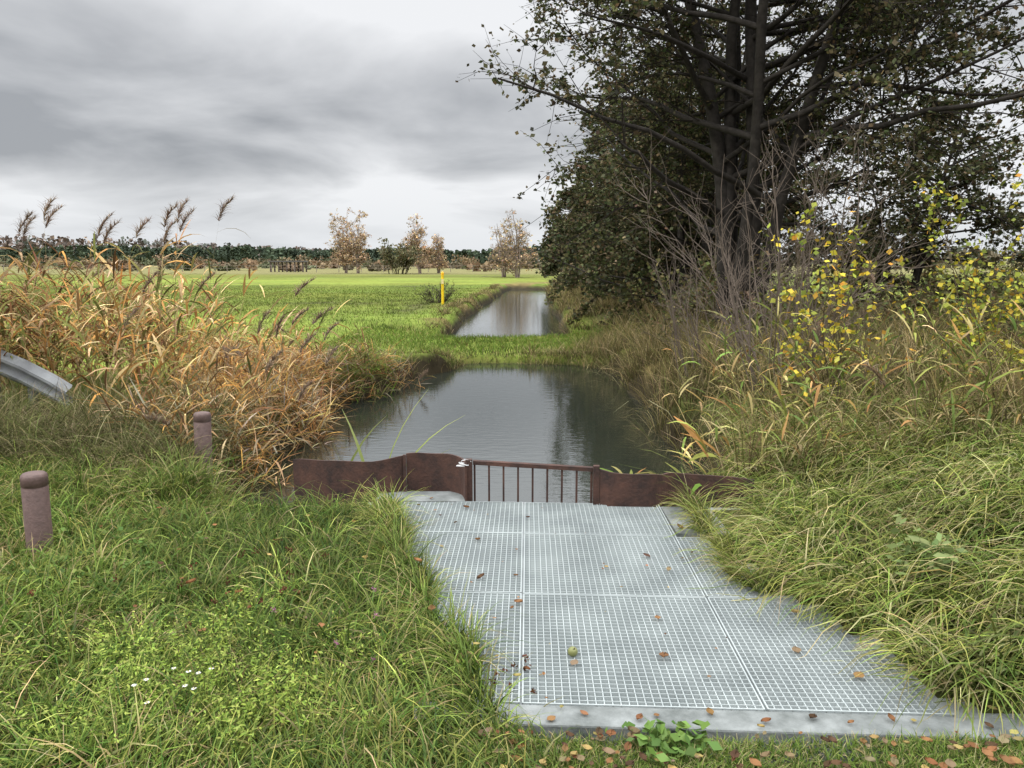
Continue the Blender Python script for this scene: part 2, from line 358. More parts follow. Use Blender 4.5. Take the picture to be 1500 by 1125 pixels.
blades(A, P3(x, y), L, U(.005, .010, n), pn(x, y, 1.7, 2) * 2.5 + R.normal(0, 1.1, n), np.abs(R.normal(.25, .4, n)), U(.4, 2.1, n), c0, c1, 3)
def tufts(acc, cx_, cy_, per, L0, L1, W, cols, w, c0c, spread=.06, k0=.8, k1=2.3, S=5, dirb=None, th=.35):
    m = len(cx_); x = np.repeat(cx_, per) + R.normal(0, spread, m * per); y = np.repeat(cy_, per) + R.normal(0, spread, m * per)
    ph = np.arctan2(y - np.repeat(cy_, per), x - np.repeat(cx_, per)) + R.normal(0, .5, m * per)
    if dirb is not None: ph = np.where(R.random(m * per) < .65, np.repeat(dirb + R.normal(0, .35, m), per) + R.normal(0, .35, m * per), ph)
    ls = np.repeat(U(.6, 1.25, m), per); cs = np.repeat(np.exp(R.normal(0, .30, m)), per)[:, None]
    base = gz(x, y)
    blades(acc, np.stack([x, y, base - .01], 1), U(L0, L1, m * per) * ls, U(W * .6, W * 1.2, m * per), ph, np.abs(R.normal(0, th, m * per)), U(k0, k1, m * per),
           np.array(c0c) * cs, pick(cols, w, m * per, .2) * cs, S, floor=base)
x, y = scatter(900, -5, 0, 2.1, 6, lambda x, y: (x < lb(y) - .02)); tufts(A, x, y, 22, .15, .31, .010, [GRN, LGRN, YG, STR, DGRN], [5, 4, 2, 1.2, 1], [.035, .075, .013], S=4, k1=2.6)
x, y = scatter(220, -5, 0, 2.1, 6, lambda x, y: (x < lb(y) - .1) & (pn(x, y, 1.4, 9) > .0)); tufts(A, x, y, 22, .13, .28, .008, [STR, YG, [.3, .2, .1]], [4, 2, 2], [.12, .1, .04], S=4, k1=2.6)
yy = U(2.5, 5.2, 70); tufts(A, lb(yy) - .05, yy, 34, .14, .32, .009, [GRN, LGRN, YG, STR], [4, 4, 2, 1], [.06, .1, .02], k0=.8, k1=2.4)
yy = U(4.2, 4.9, 9); tufts(A, lb(yy) + U(-.1, .02, 9), yy, 60, .16, .32, .008, [YG, LGRN, STR], [4, 3, 4], [.1, .12, .03])
yy = U(5.1, 5.6, 70); xx = U(-2.6, -.95, 70); tufts(A, xx, np.minimum(yy, 5.25 - .45 * (xx + .95)) - .05, 34, .2, .46, .010, [GRN, LGRN, YG, STR], [4, 3, 2, 1.5], [.05, .08, .018])
x, y = scatter(60000, -.3, 3.4, 1.9, 2.52, lambda x, y: (y < 2.455 - .05 * (x - .4)) & (x > -.2)); n = len(x)
pt = pn(x, y, 4, 3); k = pt > -.85 + R.normal(0, .3, n); x, y = x[k], y[k]; n = len(x)
blades(A, P3(x, y), U(.02, .065, n), U(.003, .007, n), U(0, 6.3, n), U(0, .8, n), U(.3, 1.5, n), pick([GRN, DGRN], [1, 1], n), pick([GRN, LGRN, STR], [5, 3, 3], n), 3)
A.build('grass', M_GRASS)
A = Acc()
x, y = scatter(2300, 1.0, 6.5, 2.45, 7.5, lambda x, y: (x > rb(y) + .06) & (y < 3 + 5 * sm(1, 2.5, x)) & (canal(x, y)[0] < .05))
tufts(A, x, y, 26, .28, .60, .012, [LGRN, YG, GRN, STR, [.50, .44, .22]], [5, 5, 3, 3, 2.5], [.05, .08, .018], .07, 1.6, 3.0, 5, dirb=math.radians(205), th=.5)
yy = U(2.5, 5.0, 60); tufts(A, rb(yy) + U(.02, .1, 60), yy, 30, .16, .34, .009, [YG, LGRN, STR], [4, 4, 3], [.06, .09, .02], .04, .9, 2.4, 5, dirb=math.radians(190))
A.build('long_grass', M_GRASS)
A = Acc()
x, y = scatter(150000, -34, 4, 9, 62, lambda x, y: (canal(x, y)[1] > .15) | ((y > 16.0) & (y < 21.2)))
k = (canal(x, y)[0] < .2) & (R.random(len(x)) < np.clip(22 / y, 0, 1) * (1 - sm(45, 62, y))) & (x > -2 - y * .62) & ((y > 12) | (x < -4)); x, y = x[k], y[k]; n = len(x)
bar = ((y > 15.4) & (y < 23) & (x > -5))
c1 = pick([[.15, .205, .034], [.12, .17, .028], [.19, .225, .045], [.20, .17, .07]], [5, 4, 3, .9], n, .15) * fieldvar(x, y)[:, None] * 1.1
sp = spots(x, y)[:, None] * .8; c1 = c1 * (1 - sp) + np.array([.08, .07, .035]) * sp
c1 = np.where(bar[:, None], c1 * np.array([.85, 1.0, .9]), c1)
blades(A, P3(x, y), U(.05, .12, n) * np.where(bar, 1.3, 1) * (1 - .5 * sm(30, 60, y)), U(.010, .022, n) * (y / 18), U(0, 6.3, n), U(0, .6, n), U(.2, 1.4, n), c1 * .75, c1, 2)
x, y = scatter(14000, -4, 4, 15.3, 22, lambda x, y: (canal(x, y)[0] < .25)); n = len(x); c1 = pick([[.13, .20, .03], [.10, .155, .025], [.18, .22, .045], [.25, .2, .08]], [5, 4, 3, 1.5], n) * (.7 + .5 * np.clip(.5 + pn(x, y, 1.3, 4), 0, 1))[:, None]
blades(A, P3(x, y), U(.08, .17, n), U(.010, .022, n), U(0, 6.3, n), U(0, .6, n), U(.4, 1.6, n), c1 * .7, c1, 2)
x, y = scatter(70, -22, -3, 13, 40); tufts(A, x, y, 30, .15, .3, .02, [[.12, .15, .03], [.2, .2, .06]], [2, 1], [.05, .07, .02], .12, .5, 1.6, 3)
A.build('meadow_grass', M_GRASS)

# ------------------------------------------------------------ reeds
OR = [.40, .22, .075]; TAN = [.48, .35, .18]; RB_ = [.17, .09, .045]; OLV = [.15, .155, .05]; GRY = [.26, .22, .15]
def reeds(acc, x, y, H0, H1, lean=.12, nl=7, LL=.35, LW=.018, cols=(OR, TAN, RB_, OLV), w=(4, 3, 2, 1), plume=.6, dirb=None, stem=(.33, .26, .13), lt=(.2, .95), pl=1.0):
    n = len(x); H = U(H0, H1, n); ph = U(0, 6.3, n) if dirb is None else dirb + R.normal(0, .6, n)
    tn = np.exp(R.normal(0, .25, n)) * (.7 + .6 * np.clip(.5 + pn(x, y, 2.1, 5), 0, 1)); cc = np.array(stem) * tn[:, None]
    pts = blades(acc, P3(x, y, -.05), H, U(.006, .010, n), ph, np.abs(R.normal(0, lean, n)), np.abs(R.normal(.15, .12, n)) + lean * .5, cc, cc, 5, prof=.35)
    m = n * nl; idx = np.repeat(np.arange(n), nl); t = U(lt[0], lt[1], m) * 5; i = np.minimum(t.astype(int), 4); f = (t - i)[:, None]
    P = pts[idx, i] * (1 - f) + pts[idx, i + 1] * f
    c = pick(cols, w, m, .2) * tn[idx][:, None]
    blades(acc, P, U(.5, 1.1, m) * LL, U(.6, 1.2, m) * LW, U(0, 6.3, m) if dirb is None else dirb + R.normal(0, 1.2, m), U(.3, 1.0, m), U(.3, 2.0, m), c, c * 1.1, 4, belly=True)
    k = np.where(R.random(n) < plume)[0]
    if len(k):
        q = 120; idx = np.repeat(k, q); T = norm(pts[idx, 5] - pts[idx, 4]); tt = U(-.02, .22, len(idx)) * pl
        dr = np.stack([np.cos(ph[idx]), np.sin(ph[idx]), -.3 + 0 * tt], 1) * (tt[:, None] ** 2) * 1.6
        P = pts[idx, 5] + T * tt[:, None] + dr
        c = pick([[.20, .14, .10], [.30, .23, .16], [.14, .10, .08]], [3, 3, 2], len(idx), .15)
        blades(acc, P, (.13 - .35 * np.abs(tt / pl - .06)).clip(.03) * pl, U(.005, .011, len(idx)), ph[idx] + R.normal(0, 1.1, len(idx)), U(.2, .9, len(idx)), U(.3, 1.6, len(idx)), c, c, 2)
A = Acc()
x, y = U(-8.6, -3.9, 520), U(8.4, 11.3, 520); k = (x > -.70 * y - .6) & ((x < -4.8) | (R.random(520) < .5)); x, y = x[k], y[k]
reeds(A, x, y, .9, 1.85, .2, 10, .5, .030, plume=.05, cols=(OR, TAN, RB_, OLV), w=(3, 3, 3, 2.5))
px_ = np.array([-5.75, -5.6, -5.45, -4.75, -4.55, -4.25, -4.15, -4.0, -3.75, -3.45, -5.1, -4.9]); x = px_; y = np.full(12, 8.7) + U(-.3, .3, 12)
reeds(A, x, y, 1.85, 2.2, .06, 9, .45, .026, plume=1, dirb=.2, cols=(OLV, TAN, OR), w=(4, 3, 2), pl=1.15)
x, y = U(-4.2, -2.7, 26), U(7.4, 9, 26); reeds(A, x, y, 1.0, 1.7, .25, 9, .5, .028, plume=.1, dirb=.3, cols=(OLV, TAN, OR), w=(3, 3, 3))
x, y = U(-3.0, -2.3, 6), U(7.0, 9, 6); reeds(A, x, y, .9, 1.3, .2, 4, .25, .014, plume=1, dirb=.2)
x, y = R.normal(-2.65, .1, 4), R.normal(8, .3, 4); reeds(A, x, y, 1.25, 1.5, .2, 3, .25, .014, plume=1, dirb=.1)
A.build('tall_reeds', M_REED)
A = Acc()
n = 4800; x = U(-6.2, -1.5, n); y = U(6.6, 13.2, n); k = (canal(x, y)[0] < .75) & (x < -1.2 - (7.5 - y).clip(0) * 1.0) & (x > -3.4 - .25 * (y - 6)) ; x, y = x[k], y[k]
nn = len(x); z = gz(x, y) + U(0, .30, nn) * (.4 + .6 * sm(.0, 1.2, canal(x, y)[1])) * np.clip(.6 + pn(x, y, 2.4, 2), .1, 1.3)
pch = np.clip(.5 + .9 * pn(x, y, 1.6, 7), 0, 1)[:, None]
for rep in range(5):
    c = pick([OR, TAN, RB_, GRY, [.46, .30, .11]], [3, 3, 3, 3, 2], nn, .25) * (.5 + .7 * pch)
    c = np.where((R.random((nn, 1)) < .6 * (pch < .3)), pick([OLV, GRN], [1, 1], nn), c)
    blades(A, np.stack([x + R.normal(0, .1, nn), y + R.normal(0, .1, nn), z * U(.3, 1, nn)], 1), U(.15, .55, nn), U(.008, .020, nn), U(0, 6.3, nn), U(.5, 1.5, nn), U(.0, 1.2, nn), c * .9, c, 3, belly=True)
k = (R.random(nn) < .09)
reeds(A, x[k], y[k], .35, .8, .35, 7, .35, .02, plume=.03)
x, y = U(-3.0, -1.0, 80), U(6.1, 7.4, 80); k = x < -.9 - (y - 6) * .3; reeds(A, x[k], y[k], .3, .65, .3, 7, .3, .022, plume=0, cols=([.46, .26, .08], TAN, RB_), w=(4, 3, 2))
A.build('broken_reeds', M_REED)
A = Acc()
x, y = scatter(560, -5.8, -1.9, 5.7, 7.9, lambda x, y: (y > 6.0 - .25 * (x + 4)) & (x < -1.6 - (y - 5.6) * .15))
tufts(A, x, y, 38, .3, .62, .009, [[.16, .135, .075], [.12, .135, .045], [.28, .23, .13], [.09, .11, .035]], [4, 3, 2.5, 3], [.04, .04, .015], .07, .8, 2.4, 5)
A.build('tussock_grass', M_REED)
A = Acc()
def bank(n, x0, x1, y0, y1, H0, H1, cols, w, cond, per=24, W=.010, k0=.4, k1=1.8):
    x, y = U(x0, x1, n), U(y0, y1, n); k = cond(x, y); x, y = x[k], y[k]
    tufts(A, x, y, per, H0, H1, W, cols, w, [.05, .045, .02], .1, k0, k1, 4, th=.3)
DRY = [[.40, .31, .16], [.26, .22, .08], [.16, .17, .05], [.15, .11, .06], [.50, .40, .22]]
bank(900, 1.2, 5.5, 5.3, 16.5, .4, .95, DRY, [3, 3, 3, 2, 2], lambda x, y: (canal(x, y)[0] < .55) & (x > .7), W=.012, k1=2.2)
bank(650, 4, 11, 6, 20, .5, 1.0, DRY, [2, 3, 3, 3, .5], lambda x, y: (x < .72 * y + .5), W=.014)
bank(330, 1.0, 5, 17, 34, .3, .7, DRY, [3, 3, 2, 2, 1], lambda x, y: (canal(x, y)[0] < .3) & ((y > 21.5) | (x > 2.6)), W=.02)
bank(260, 1.0, 6, 34, 62, .4, .8, DRY, [3, 3, 2, 2, 1], lambda x, y: (canal(x, y)[0] < .3), W=.035)
bank(520, -3.6, -.6, 7, 15.9, .12, .32, DRY, [3, 3, 3, 3, 1], lambda x, y: (canal(x, y)[0] < .6) & (canal(x, y)[1] < .8), W=.010)
bank(360, -3.6, -1.0, 22, 60, .12, .32, DRY, [3, 2, 2, 4, 1], lambda x, y: (canal(x, y)[0] < .5) & (canal(x, y)[1] < .9), W=.025)
bank(110, -1.8, 2.0, 15.3, 16.5, .08, .18, DRY, [4, 2, 3, 2, 2], lambda x, y: canal(x, y)[0] < .8, W=.011)
bank(150, 1.5, 3, 13.5, 19, .2, .5, DRY, [3, 3, 2, 1, 2], lambda x, y: x > 1.3 + .1*(y-14), W=.012)
bank(26, .2, 1.2, 15.9, 16.5, .2, .35, DRY, [3, 3, 2, 1, 2], lambda x, y: x > 0, W=.012)
A.build('bank_vegetation', M_REED)
A = Acc()
x, y = R.normal(1.45, .26, 70), R.normal(6.2, .4, 70)
reeds(A, x, y, .45, .85, .35, 9, .42, .040, cols=([.26, .28, .08], [.40, .34, .13], [.34, .20, .07], [.15, .20, .05]), w=(4, 3, 2, 2), plume=0, dirb=math.radians(230))
x, y = U(1.8, 6, 230), U(5.2, 9, 230)
reeds(A, x, y, .5, 1.2, .25, 6, .36, .024, cols=([.24, .26, .07], [.38, .31, .14], [.30, .18, .07], [.14, .19, .05]), w=(3, 3, 2, 3), plume=.05, stem=(.22, .17, .09))
A.build('green_reeds', M_REED)
A = Acc(); x, y = np.array([-1.02, -.98, -1.06, -1.25, -1.35, -.93]), np.array([5.75, 5.8, 5.7, 5.8, 5.8, 5.8])
blades(A, np.stack([x, y, np.full(6, -.3)], 1), np.array([1.05, 1.0, .85, .9, .85, .7]), .024, np.array([.3, .1, 2.6, 2.9, .6, -.1]), np.array([.05, .25, .1, .1, .1, .35]), np.array([.7, .9, .5, .5, .9, .8]), np.array([.16, .22, .05]), np.array([.26, .28, .1]), 6, belly=True)
A.build('sedge_plant', M_GRASS)

# ------------------------------------------------------------ trees
def tree(name, base, H, stems, lean, lat, latL, sub, twig, nleaf, lsize, leafcols, lw, bark, r0, t0=.12, flat=.55, droop=-.02, spreadl=.28, keep=None, tw=1.0):
    E = empty(name); W_ = Acc(); LF = Acc(); TWG = Acc()
    ang = np.arange(stems) * 2 * math.pi / stems + U(0, 1, stems)
    P = np.array(base) + np.stack([np.cos(ang), np.sin(ang), 0 * ang], 1) * r0 * (1.3 if stems > 1 else 0) + [0, 0, -.2]
    D = np.stack([np.cos(ang) * lean, np.sin(ang) * lean, np.ones(stems)], 1) * 1.0; D[:, :2] *= U(.4, 1.2, (stems, 1))
    L = H * U(.82, 1.05, stems); p0 = grow(P, D, L, 14, .05, .03)
    rr = np.linspace(1, .12, 15)[None] ** .9 * r0 * U(.7, 1.1, (stems, 1)); rr[:, 0] *= 1.35
    segs(W_, p0, rr, 9, bark)
    idx, t, P, D = spawn(p0, L, lat, t0, .97, 1.25, .6)
    L1 = latL * (1 - t * .62) * U(.55, 1.1, lat); p1 = grow(P, D, L1, 7, .11, .015 + droop)
    def filt(p, LL):
        if keep is None: return p, LL
        k = keep(p[:, -1]) & keep(p[:, p.shape[1] // 2]); return p[k], LL[k]
    p1, L1 = filt(p1, L1)
    r1 = (L1 * .011 + .006)[:, None] * np.linspace(1, .2, 8)[None]; segs(W_, p1, r1, 5, bark)
    idx, t, P, D = spawn(p1, L1, sub, .15, 1, .95, flat)
    L2 = L1[idx] * .42 * (1.15 - t * .6) * U(.6, 1.1, sub) + .15; p2 = grow(P, D, L2, 4, .16, droop); p2, L2 = filt(p2, L2)
    r2 = (L2 * .007 + .003)[:, None] * np.linspace(1, .25, 5)[None]; segs(TWG, p2, r2, 3, bark)
    idx, t, P, D = spawn(p2, L2, twig, .2, 1, .8, flat)
    L3 = L2[idx] * .45 * U(.5, 1.1, twig) + .1; p3 = grow(P, D, L3, 2, .2, droop)
    r3 = (L3 * .004 + .0025)[:, None] * np.linspace(1, .4, 3)[None] * tw; segs(TWG, p3, r3, 3, bark)
    W_.build('trunk_and_branches', M_BARK, E, smooth=True); TWG.build('twigs', M_TWIG, E)
    if nleaf:
        wt = L3 * np.exp(R.normal(0, .9, twig)); k = R.choice(twig, nleaf, p=wt / wt.sum()); f = U(0, 2, nleaf); i = np.minimum(f.astype(int), 1); f = (f - i)[:, None]
        Q = p3[k, i] * (1 - f) + p3[k, i + 1] * f + R.normal(0, lsize * spreadl * 2, (nleaf, 3)) * [1, 1, .7]
        tc = np.exp(R.normal(0, .3, twig))[k][:, None]
        leaves(LF, Q, U(.6, 1.2, nleaf) * lsize, pick(leafcols, lw, nleaf, .25) * tc, .75, .35); LF.build('foliage', M_LEAF, E)
    return E
def kp(p):
    x, y, z = p[..., 0], p[..., 1], p[..., 2]; s = (z - 1.6) / np.maximum(y, 3)
    return x > y * (.035 + .012 * pn(y*3, z*3, .5) - .095 * sm(.15, .25, s)) + .1
def kp_main(p):
    x, y, z = p[..., 0], p[..., 1], p[..., 2]
    front = (y < 13.0) & (np.abs(x - 3.7 * y / 13.3) < 1.0) & (z < 7.5)
    return kp(p) & ~front
AL = [[.055, .064, .025], [.072, .074, .032], [.095, .076, .040], [.125, .095, .05], [.035, .04, .018]]; AW = [4, 4, 3, 1.5, 3]
bark = [.030, .026, .022]
R = np.random.default_rng(21)
tree('alder_tree', (3.85, 13.3, .1), 14.5, 7, .15, 165, 6.3, 1600, 8000, 90000, .080, AL, AW, bark, .14, t0=.16, flat=.75, keep=kp_main)
tree('alder_tree.001', (4.6, 19.5, .1), 8.0, 3, .16, 80, 4.4, 700, 3400, 34000, .12, AL, AW, bark, .12, t0=.06, keep=kp)
tree('alder_tree.002', (4.8, 25, .1), 9.0, 2, .12, 70, 4.2, 600, 2800, 28000, .15, AL, AW, bark, .13, t0=.05, keep=kp)
tree('alder_tree.003', (5.0, 31, .1), 9, 2, .12, 60, 4.2, 500, 2200, 22000, .18, AL, AW, bark, .13, t0=.04, keep=kp)
tree('alder_tree.004', (5.2, 38, .0), 9, 2, .12, 60, 4.4, 500, 2000, 20000, .22, AL, AW, bark, .13, t0=.04, keep=kp)
tree('alder_tree.005', (5.4, 47, .0), 9, 2, .12, 60, 4.4, 400, 1800, 16000, .27, AL, AW, bark, .13, t0=.03, keep=kp)
tree('alder_tree.006', (5.6, 58, .0), 9, 2, .12, 60, 4.6, 400, 1800, 14000, .32, AL, AW, bark, .13, t0=.03, keep=kp)
tree('alder_tree.007', (9.6, 19, .1), 5.8, 3, .2, 70, 3.2, 600, 2400, 18000, .12, AL, AW, bark, .09, t0=.10, flat=.7)
BC = [[.44, .31, .18], [.38, .28, .17], [.32, .24, .15], [.50, .36, .19]]
for i, (x, y, h, nl, q) in enumerate([(-27.2, 128, 10.4, 3000, .30), (-24.8, 126, 10.6, 3000, .30), (-14.6, 124, 9.8, 3400, .34), (-11.8, 126, 6.6, 1300, .25), (-1.0, 92, 6.4, 600, .34), (.6, 90, 7.8, 1100, .36)]):
    tree('birch_tree' + ('' if i == 0 else '.%03d' % i), (x, y, 0), h, 3, .12, 70, h * q, 420, 1500, nl, .28, BC, [3, 3, 3, 2], [.24, .19, .16], .12, t0=.12, droop=.05, flat=.1, tw=5)
def shrub(name, base, H, stems, lean, lat, sub, barkc, leafn=0, lsize=.05, lcols=None, lw=None, r=.012, rad=.25):
    E = empty(name); W_ = Acc()
    an = U(0, 6.3, stems); P = np.array(base) + np.stack([np.cos(an) * U(0, rad, stems), np.sin(an) * U(0, rad, stems), 0 * an - .05], 1)
    D = np.stack([np.cos(an) * lean * U(.2, 1.3, stems), np.sin(an) * lean * U(.2, 1.3, stems), np.ones(stems)], 1)
    L = H * U(.55, 1.1, stems); p0 = grow(P, D, L, 8, .10, .02); segs(W_, p0, np.linspace(1, .2, 9)[None] * r * U(.6, 1.2, (stems, 1)), 5, barkc)
    idx, t, P, D = spawn(p0, L, lat, .2, 1, .6); L1 = L[idx] * .4 * U(.4, 1.1, lat) * (1.2 - t * .6); p1 = grow(P, D, L1, 5, .14, .05)
    segs(W_, p1, np.linspace(1, .3, 6)[None] * r * .4 * np.ones((lat, 1)), 3, barkc)
    idx, t, P, D = spawn(p1, L1, sub, .2, 1, .6); L2 = L1[idx] * .5 * U(.4, 1.1, sub); p2 = grow(P, D, L2, 3, .16, .04)
    segs(W_, p2, np.linspace(1, .5, 4)[None] * r * .2 * np.ones((sub, 1)), 3, barkc)
    W_.build('stems', M_TWIG, E)
    if leafn:
        LF = Acc(); k = R.integers(0, sub, leafn); i = R.integers(0, 4, leafn); Q = p2[k, i] + R.normal(0, lsize * .5, (leafn, 3))
        leaves(LF, Q, U(.6, 1.2, leafn) * lsize, pick(lcols, lw, leafn, .2), .8, .3); LF.build('foliage', M_LEAF, E)
TW = [.13, .105, .085]
shrub('bare_shrub', (2.75, 7.9, .1), 2.6, 18, .42, 130, 420, TW, r=.013)
shrub('bare_shrub.001', (3.4, 9.5, .1), 2.7, 13, .45, 90, 300, TW, r=.013)
shrub('bare_shrub.002', (2.4, 9.8, .1), 1.9, 16, .5, 110, 340, TW, r=.011)
YL = [[.55, .44, .05], [.34, .36, .06], [.17, .21, .04], [.55, .30, .05]]
shrub('yellow_leaved_shrub', (3.0, 6.9, .1), 1.9, 14, .35, 80, 240, [.10, .08, .05], 600, .062, YL, [5, 3, 2, 1], r=.009)
shrub('yellow_leaved_shrub.001', (4.9, 7.4, .1), 2.3, 22, .45, 130, 460, [.10, .08, .05], 2300, .064, YL, [2.5, 4, 4, .6], r=.012, rad=.5)
shrub('yellow_leaved_shrub.002', (5.0, 6.3, .1), 1.5, 14, .4, 90, 300, [.12, .07, .04], 900, .058, YL, [2.5, 4, 4, .6], r=.010, rad=.4)
GB = [[.09, .11, .04], [.15, .15, .055], [.16, .12, .06], [.24, .20, .08]]
for i, (x, y, h, nl) in enumerate([(7.6, 10.5, 1.3, 1800), (5.0, 11.5, 1.5, 2000), (8.2, 13.5, 1.3, 1800), (10.5, 15.0, 1.5, 2200), (3.3, 12.5, 1.4, 1800), (3.6, 16, 1.6, 2400)]):
    shrub('mixed_shrub' + ('' if i == 0 else '.%03d' % i), (x, y, .1), h, 20, .5, 150, 400, [.09, .07, .05], nl, .08, GB, [3, 3, 2, 1], r=.014, rad=.8)
shrub('dark_bush', (-3.2, 33.2, -.1), .95, 34, .9, 180, 600, [.06, .05, .04], 300, .08, [[.08, .08, .04]], [1], r=.016, rad=.3)
shrub('willow_bush', (-17.2, 118, 0), 4.2, 30, .5, 200, 800, [.10, .09, .05], 1600, .45, [[.11, .11, .06], [.15, .13, .07]], [1, 1], r=.05, rad=1.5)

# ------------------------------------------------------------ distant forest
def mass(name, items, q, ls, cols, w, conif=False):
    A = Acc(); P = []; tints = []
    for (x, y, h, r) in items:
        u = R.random(q) ** (1.0 if not conif else .8); a = U(0, 6.3, q)
        if conif:
            rr = r * np.clip(1.25 - u, .1, .8) * np.sqrt(R.random(q)) + .2; pp = np.stack([x + rr * np.cos(a), y + rr * np.sin(a), u * h], 1)
        else:
            v = norm(R.normal(0, 1, (q, 3))) * (R.random((q, 1)) ** .4); pp = np.stack([x + v[:, 0] * r, y + v[:, 1] * r, h * .52 + v[:, 2] * h * .5], 1)
        P.append(pp); tints.append(np.full(q, math.exp(R.normal(0, .12))))
    P = np.concatenate(P); tn = np.concatenate(tints)[:, None]; ci = np.repeat(R.choice(len(cols), len(items), p=np.array(w) / sum(w)), q)
    P[:, 2] += gz(P[:, 0], P[:, 1])
    leaves(A, P, U(.6, 1.3, len(P)) * ls, np.array(cols)[ci] * tn * np.exp(R.normal(0, .12, (len(P), 1))), .9); return A.build(name, M_FAR)
it = [(x + R.normal(0, 5), U(455, 520), 10.2 + 1.0 * math.sin(x * .021) + .8 * math.sin(x * .067) + U(-1, .6), U(2.6, 4)) for x in np.arange(-420, 30, 1.3) for _ in (0, 1)]
mass('pine_forest', it, 50, 2.1, [[.058, .078, .050], [.066, .084, .052], [.052, .068, .048]], [3, 2, 2], True)
it = [(x + R.normal(0, 5), U(560, 640), 11 + 9.5 * sm(-130, -330, x) + U(0, 1.5), U(4, 6)) for x in np.arange(-560, -60, 2.4)]
mass('autumn_forest', it, 55, 3.0, [[.17, .135, .115], [.15, .13, .115], [.18, .135, .105], [.11, .12, .10]], [3, 3, 2, 2])  # browns paled and greyed towards blue: distance haze mixed into the crown colours
it = [(x + R.normal(0, 4), U(300, 380), U(2.5, 6) * (.5 + .5 * abs(math.sin(x * .05))), U(2.5, 5)) for x in np.arange(-300, -20, 1.7)]
it += [(x + R.normal(0, 4), U(150, 260), U(.8, 2.2), U(1.5, 3)) for x in np.arange(-110, 20, 1.6)]
mass('hedgerow', it, 55, 1.0, [[.17, .12, .08], [.14, .12, .08], [.19, .13, .08], [.11, .12, .07], [.24, .18, .11]], [3, 3, 2, 3, 1])
it = [(x + R.normal(0, 4), U(200, 300), U(5, 9), U(3, 5)) for x in np.arange(30, 260, 2.5)]
mass('distant_trees', it, 60, 1.5, [[.14, .12, .08], [.09, .10, .07]], [2, 2])
E = empty('field_shelter'); A = Acc(); box(A, -44.5, -38.0, 143, 146, 1.75, 2.0, [.09, .085, .08]); A.build('roof', M_PAINT, E)
A = Acc()
for x in np.linspace(-44.2, -38.3, 5):
    for y in (143.3, 145.7): box(A, x - .12, x + .12, y - .12, y + .12, -.2, 1.75, [.08, .06, .05])
A.build('posts', M_PAINT, E)
A = Acc()
for x in np.arange(-95, 10, 4.0): box(A, x - .05, x + .05, 139.95, 140.05, -.2, 1.2, [.2, .17, .14])
for z in (.6, 1.1): box(A, -95, 10, 139.98, 140.02, z, z + .04, [.2, .17, .14])
A.build('paddock_fence', M_PAINT)

# ------------------------------------------------------------ small things
A = Acc()
def litter(x, y, z, s, cols, w):
    n = len(x)
    for i in range(n):
        a = U(0, 6.3); L = s[i]; W = L * U(.55, .85); c = pick(cols, w, 1)[0]; cu = U(.1, .5) * L
        pts = []
        for u in (-.5, -.17, .17, .5):
            ww = W * .5 * (.12 if abs(u) > .4 else 1)
            for v in (-1, 0, 1):
                px = u * L; py = v * ww; pz = cu * (abs(v) * .6 + (u + .3) ** 2 * .8) + .006
                pts.append([x[i] + px * math.cos(a) - py * math.sin(a), y[i] + px * math.sin(a) + py * math.cos(a), z[i] + pz])
        A.add(pts, [[j * 3 + k, j * 3 + k + 1, j * 3 + k + 4, j * 3 + k + 3] for j in range(3) for k in range(2)], c)
LC = [[.16, .08, .04], [.24, .13, .06], [.09, .055, .035], [.35, .26, .1], [.2, .15, .09]]
gx = np.array([-.16, .02, -.08, .0, .03, .74, .66, .5, .82, -.62, -.5, -.35, -.3, -.55, 1.3, 1.02, .25, 1.0, -.2, .1, .62, .02, .06, 1.18, 1.35, -.4])
gy = np.array([3.75, 3.78, 3.3, 3.4, 3.46, 4.05, 3.30, 3.9, 3.85, 4.95, 4.85, 4.6, 4.9, 5.1, 3.35, 4.5, 2.9, 4.1, 4.3, 4.7, 2.95, 2.8, 2.85, 3.0, 2.8, 4.2])
litter(gx, gy, np.full(len(gx), .004), U(.02, .05, len(gx)), LC, [3, 3, 2, .7, 1])
xx = U(-.65, 1.0, 40); yy2 = U(2.6, 5, 40); k = (xx > lb(yy2)); litter(xx[k], yy2[k], np.full(k.sum(), .004), U(.008, .02, k.sum()), LC, [3, 3, 2, .7, 1])
x = U(-.1, 2.6, 230); y = U(2.1, 2.44, 230); litter(x, y, gz(x, y) + .035, U(.015, .045, 230), LC, [2, 2, 3, 2, 3])
x = U(.1, 1.9, 16); y = 2.53 - .05 * (x - .4) + U(-.05, .04, 16); litter(x, y, np.full(16, .008), U(.02, .045, 16), LC, [2, 3, 2, 3, 2])
x = U(1.45, 2.1, 50); y = U(2.5, 3.4, 50); k = x > rb(y) - .05; litter(x[k], y[k], np.full(k.sum(), .02), U(.02, .05, k.sum()), LC, [2, 3, 2, 2, 2])
x = U(-2.5, -.1, 40); y = U(2.4, 4.6, 40); litter(x, y, gz(x, y) + U(.06, .12, 40), U(.02, .045, 40), LC, [2, 3, 2, 2, 2])
A.build('fallen_leaves', M_REED)
A = Acc(); th = np.linspace(0.02, math.pi - .02, 14)
lathe(A, [(.021 * math.sin(t) * (1 + .08 * math.cos(t)), .021 - .02 * math.cos(t) * (1 - .25 * math.exp(-(math.sin(t) * 4) ** 2))) for t in th], [.16, .17, .06], 20)
box(A, -.0015, .0015, -.0015, .0015, .034, .048, [.08, .05, .03]); o = A.build('apple', M_PAINT, smooth=True); o.location = (.245, 2.99, .0); o.rotation_euler = (.5, .3, 0)
A = Acc()
